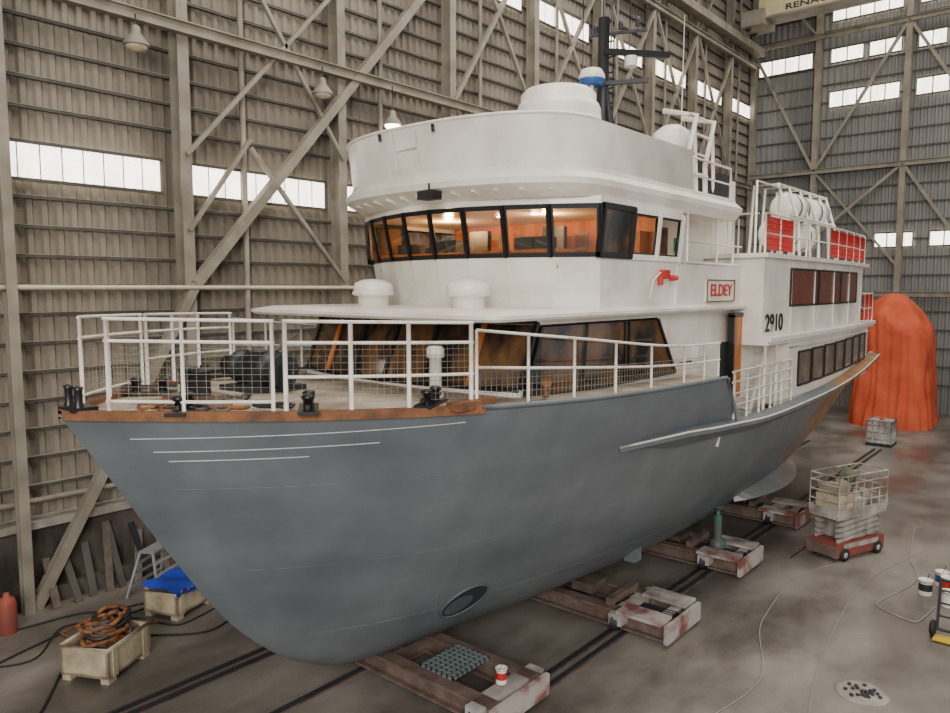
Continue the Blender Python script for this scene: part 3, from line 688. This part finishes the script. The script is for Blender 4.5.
hs([(5.2,14.4),(6.4,14.9),(6.2,15.5),(5.4,15.3),(5.6,14.6),(6.9,14.4)],.02,ropem)
E.obj('floor_hoses')
# ---------------------------------------------------------------- hall
E=MB(); E.grid([[(-14,-14,0),(-14,17.9,0)],[(47.3,-14,0),(47.3,17.9,0)]],floorm,False); E.obj('floor')
E=MB(); E.box(-14,47.3,-14,17.9,26,26.2,steeld); E.obj('ceiling')
def corr(B,p0,p1,z0,z1,nrm,mat,pitch=.26,dep=.05):
    p0=Vector(p0);p1=Vector(p1);L_=(p1-p0).length;d=(p1-p0)/L_; n=int(L_/pitch); nv=Vector(nrm); row=[]
    for i in range(n):
        for u,w in((0,0),(.35,0),(.5,1),(.85,1)): row.append(p0+d*((i+u)*pitch)+nv*dep*w)
    B.grid([[Vector((p.x,p.y,z0)) for p in row],[Vector((p.x,p.y,z1)) for p in row]],mat,False)
YW=17.6
E=MB(); corr(E,(-14,YW,0),(47.2,YW,0),1.8,26,(0,-1,0),wallm,.3,.07); E.box(-14,47.3,YW+.03,YW+.3,0,26,steeld)
z=2.5
while z<25.8:
    if not(8.95<z<10.0): E.box(-14,47,YW-.17,YW-.07,z,z+.06,steeld); E.box(-14,47,YW-.18,YW-.07,z+.06,z+.075,steel)
    z+=.62
E.obj('wall_left')
E=MB(); E.box(-14,47,YW-.35,YW-.05,0,1.78,concrete); E.box(-14,47,YW-.55,YW-.05,1.7,1.86,kerb); 
E.box(-14,47,YW-.6,YW-.35,0,.35,concrete)
# planks and scrap leaning on the plinth
for k in range(12):
    x=5.9+k*.33+random.uniform(-.1,.1)
    E.beam((x,16.75+random.uniform(-.1,.05),.0),(x+random.uniform(-.3,.3),17.2,random.uniform(.7,1.5)),.16,.04,random.choice([block,rust,rubber,steeld]))
E.tube((-14,YW-.5,2.3),(47,YW-.5,2.3),.07,steel,8)
E.obj('baseboard_left')
XE=47.0
E=MB(); corr(E,(XE,YW,0),(XE,-14,0),0,26,(-1,0,0),wallb,.34,.07); E.box(XE+.03,XE+.3,-14,YW+.3,0,26,steeld)
z=1.5
while z<25.8: E.box(XE-.15,XE-.07,-14,YW,z,z+.08,steeld); z+=1.0
E.obj('wall_back')
cols=[-5,-.2,4.55,9.3,14.1,18.85,23.6,28.35,33.1,37.85,42.6]
E=MB()
yc_=YW-.4
for x in cols:
    E.ibeam((x,yc_,0),(x,yc_,26),.28,.42,steel,.035,side=(0,1,0))
    if x!=4.55: E.tube((x+1.75,yc_+.1,1.8),(x+1.75,yc_+.1,26),.08,steel,6)
E.ibeam((5.35,yc_-.3,0),(5.35,yc_-.3,26),.2,.25,steel,.03,side=(0,1,0))
for z in(12.9,20.0): E.ibeam((-14,yc_-.3,z),(46,yc_-.3,z),.22,.28,steel,.03)
E.tube((-14,yc_-.3,6.82),(46,yc_-.3,6.82),.06,pipe,8)
E.box(-14,46,16.4,16.9,20.6,21.0,steel)
def br(x0,z0,x1,z1,w=.2,y=yc_-.22): E.beam((x0,y,z0),(x1,y,z1),w,w,steel)
br(5.5,0,9.4,6.9,.22); br(9.4,6.9,17.4,16.0,.24); br(17.4,16,23.6,23,.2)
br(9.3,10,14.1,15.3,.1);br(14.1,10.5,9.5,17,.1); br(14.1,7,11.05,10.4,.1); br(9.3,8.2,11.05,10.6,.1)
for i,x in enumerate(cols[5:-1]):
    x2=x+4.75; br(x,13,x2,20,.14); br(x2,13,x,20,.12); br(x,7,x2,13,.12) if i%2 else br(x2,7,x,13,.12)
    br(x,20,x2,26,.12)
E.obj('wall_steelwork')
E=MB()
for y in(17.2,13.5,8.9,4.3,-.3,-5,-9.6):
    E.ibeam((XE-.4,y,0),(XE-.4,y,26),.3,.45,steel,.035,side=(1,0,0))
for z in(6.5,13.6,21.2): E.ibeam((XE-.6,-14,z),(XE-.6,17.2,z),.22,.28,steel,.03)
def be(y0,z0,y1,z1,w=.16): E.beam((XE-.55,y0,z0),(XE-.55,y1,z1),w,w,steel)
be(17.2,6.5,8.9,13.6);be(8.9,13.6,4.3,6.5);be(17.2,21,13.5,13.6);be(13.5,13.6,8.9,21.2);be(8.9,21.2,4.3,13.6);be(13.5,6.5,17,13.6,.12);be(13.5,13.6,8.9,8,.12);be(13.5,21.2,17.2,26,.12)
E.obj('end_wall_steelwork')
E=MB(); E.box(42,43.2,-13.5,15.4,21.5,23.1,craneC); E.box(41.9,43.3,-13.5,15.4,21.4,21.5,steel); E.box(41.7,43.5,15.0,16.2,21.1,21.9,steel)
for s in(42.1,43.1): E.lathe([(.2,0),(.2,.15)],(s,16.0,21.15),gunm,12,axis=(1,0,0))
co=E.obj('overhead_crane')
text('RENAC',(41.97,12.9,21.75),.42,gunm,'crane_lettering',co,1.6,-math.pi/2)
wn=[0]
def winL(x0,x1,z0,z1,n):
    wn[0]+=1; B=MB(); y=YW-.16
    B.box(x0,x1,y-.02,y,z0,z1,pane)
    for i in range(n+1): B.box(x0+(x1-x0)*i/n-.012,x0+(x1-x0)*i/n+.012,y-.03,y,z0,z1,steel)
    for z in(z0,z1): B.box(x0-.03,x1+.03,y-.07,y,z-.035,z+.035,steeld)
    B.obj('window_%d'%wn[0])
for x0,x1 in((.2,4.2),(4.9,8.85),(9.65,13.75),(14.5,18.5),(19.2,23.2)): winL(x0,x1,9.08,9.86,9)
for c in cols[5:]: winL(c+.45,c+4.3,17.15,17.95,6)
winL(14.5,18.4,17.15,17.95,6)
def winE(y0,y1,z0,z1,n):
    wn[0]+=1; B=MB(); x=XE-.17
    B.box(x-.02,x,y1,y0,z0,z1,pane)
    for i in range(n+1): B.box(x-.06,x,y0+(y1-y0)*i/n-.03,y0+(y1-y0)*i/n+.03,z0,z1,steel)
    for z in(z0,z1): B.box(x-.07,x,y1,y0,z-.04,z+.04,steeld)
    B.obj('window_%d'%wn[0])
winE(10.2,8.3,9.1,9.9,3);winE(7.5,4.8,9.1,9.9,4)
for y0,y1,n in((12.9,9.3,5),(8.5,4.7,5)): winE(y0,y1,17.2,18.1,n); winE(y0,y1,22.0,22.9,n)
winE(17.0,13.9,19.6,20.5,4); winE(12.9,11.2,19.7,20.5,2); winE(10.9,9.3,19.7,20.5,2); winE(8.5,7.2,19.7,20.5,2); winE(6.6,4.7,19.7,20.5,3)
def pend(x,y,z,top,on,i):
    B=MB(); B.tube((x,y,z+.3),(x,y,top),.015,gunm); B.lathe([(.05,.36),(.09,.32),(.1,.2),(.16,.12),(.27,-.02),(.28,-.08)],(x,y,z),steel,18); B.lathe([(0,-.06),(.2,-.05),(.24,-.1),(.2,-.16),(0,-.2)],(x,y,z),lampon if on else cream,16)
    B.obj('pendant_lamp' if i==0 else 'pendant_lamp.%03d'%i)
pend(8.0,16.6,12.2,12.8,False,0); pend(13.1,16.6,12.15,12.8,False,1); pend(15.7,16.6,11.75,12.8,True,2)
# ---------------------------------------------------------------- lights
def area(name,loc,target,size,size2,e,col=(1,1,1)):
    l=bpy.data.lights.new(name,'AREA'); l.shape='RECTANGLE'; l.size=size; l.size_y=size2; l.energy=e; l.color=col
    o=bpy.data.objects.new(name,l); o.location=loc; d=Vector(target)-Vector(loc); o.rotation_euler=d.to_track_quat('-Z','Y').to_euler(); bpy.context.collection.objects.link(o)
area('ceiling_fill',(14,6,25),(14,8,0),26,12,5600,(1,.95,.88))  # soft fill added under the ceiling
area('ceiling_fill_far',(36,4,25),(36,4,0),18,16,3000,(1,.97,.92))  # second added fill, for the far end of the hall
area('door_daylight',(-12,-9,13),(12,9,5),11,9,6200,(1,.98,.95))
for p,e in(((11.6,YC-1.2,8.05),120),((11.6,YC+1.3,8.05),120)):
    l=bpy.data.lights.new('bridge_lamp','POINT'); l.energy=e; l.color=(1,.6,.27); l.shadow_soft_size=.08
    o=bpy.data.objects.new('bridge_lamp',l); o.location=p; bpy.context.collection.objects.link(o)
w=bpy.data.worlds.new('sky'); bpy.context.scene.world=w; w.use_nodes=True
w.node_tree.nodes['Background'].inputs[0].default_value=(1,.98,.95,1); w.node_tree.nodes['Background'].inputs[1].default_value=.7
cd=bpy.data.cameras.new('camera'); cd.sensor_width=36; cd.lens=740/950*36; cd.clip_end=200
co=bpy.data.objects.new('camera',cd); co.location=(0,0,6.8); co.rotation_euler=(math.radians(90-5.25),0,math.radians(-49.6)); bpy.context.collection.objects.link(co); bpy.context.scene.camera=co
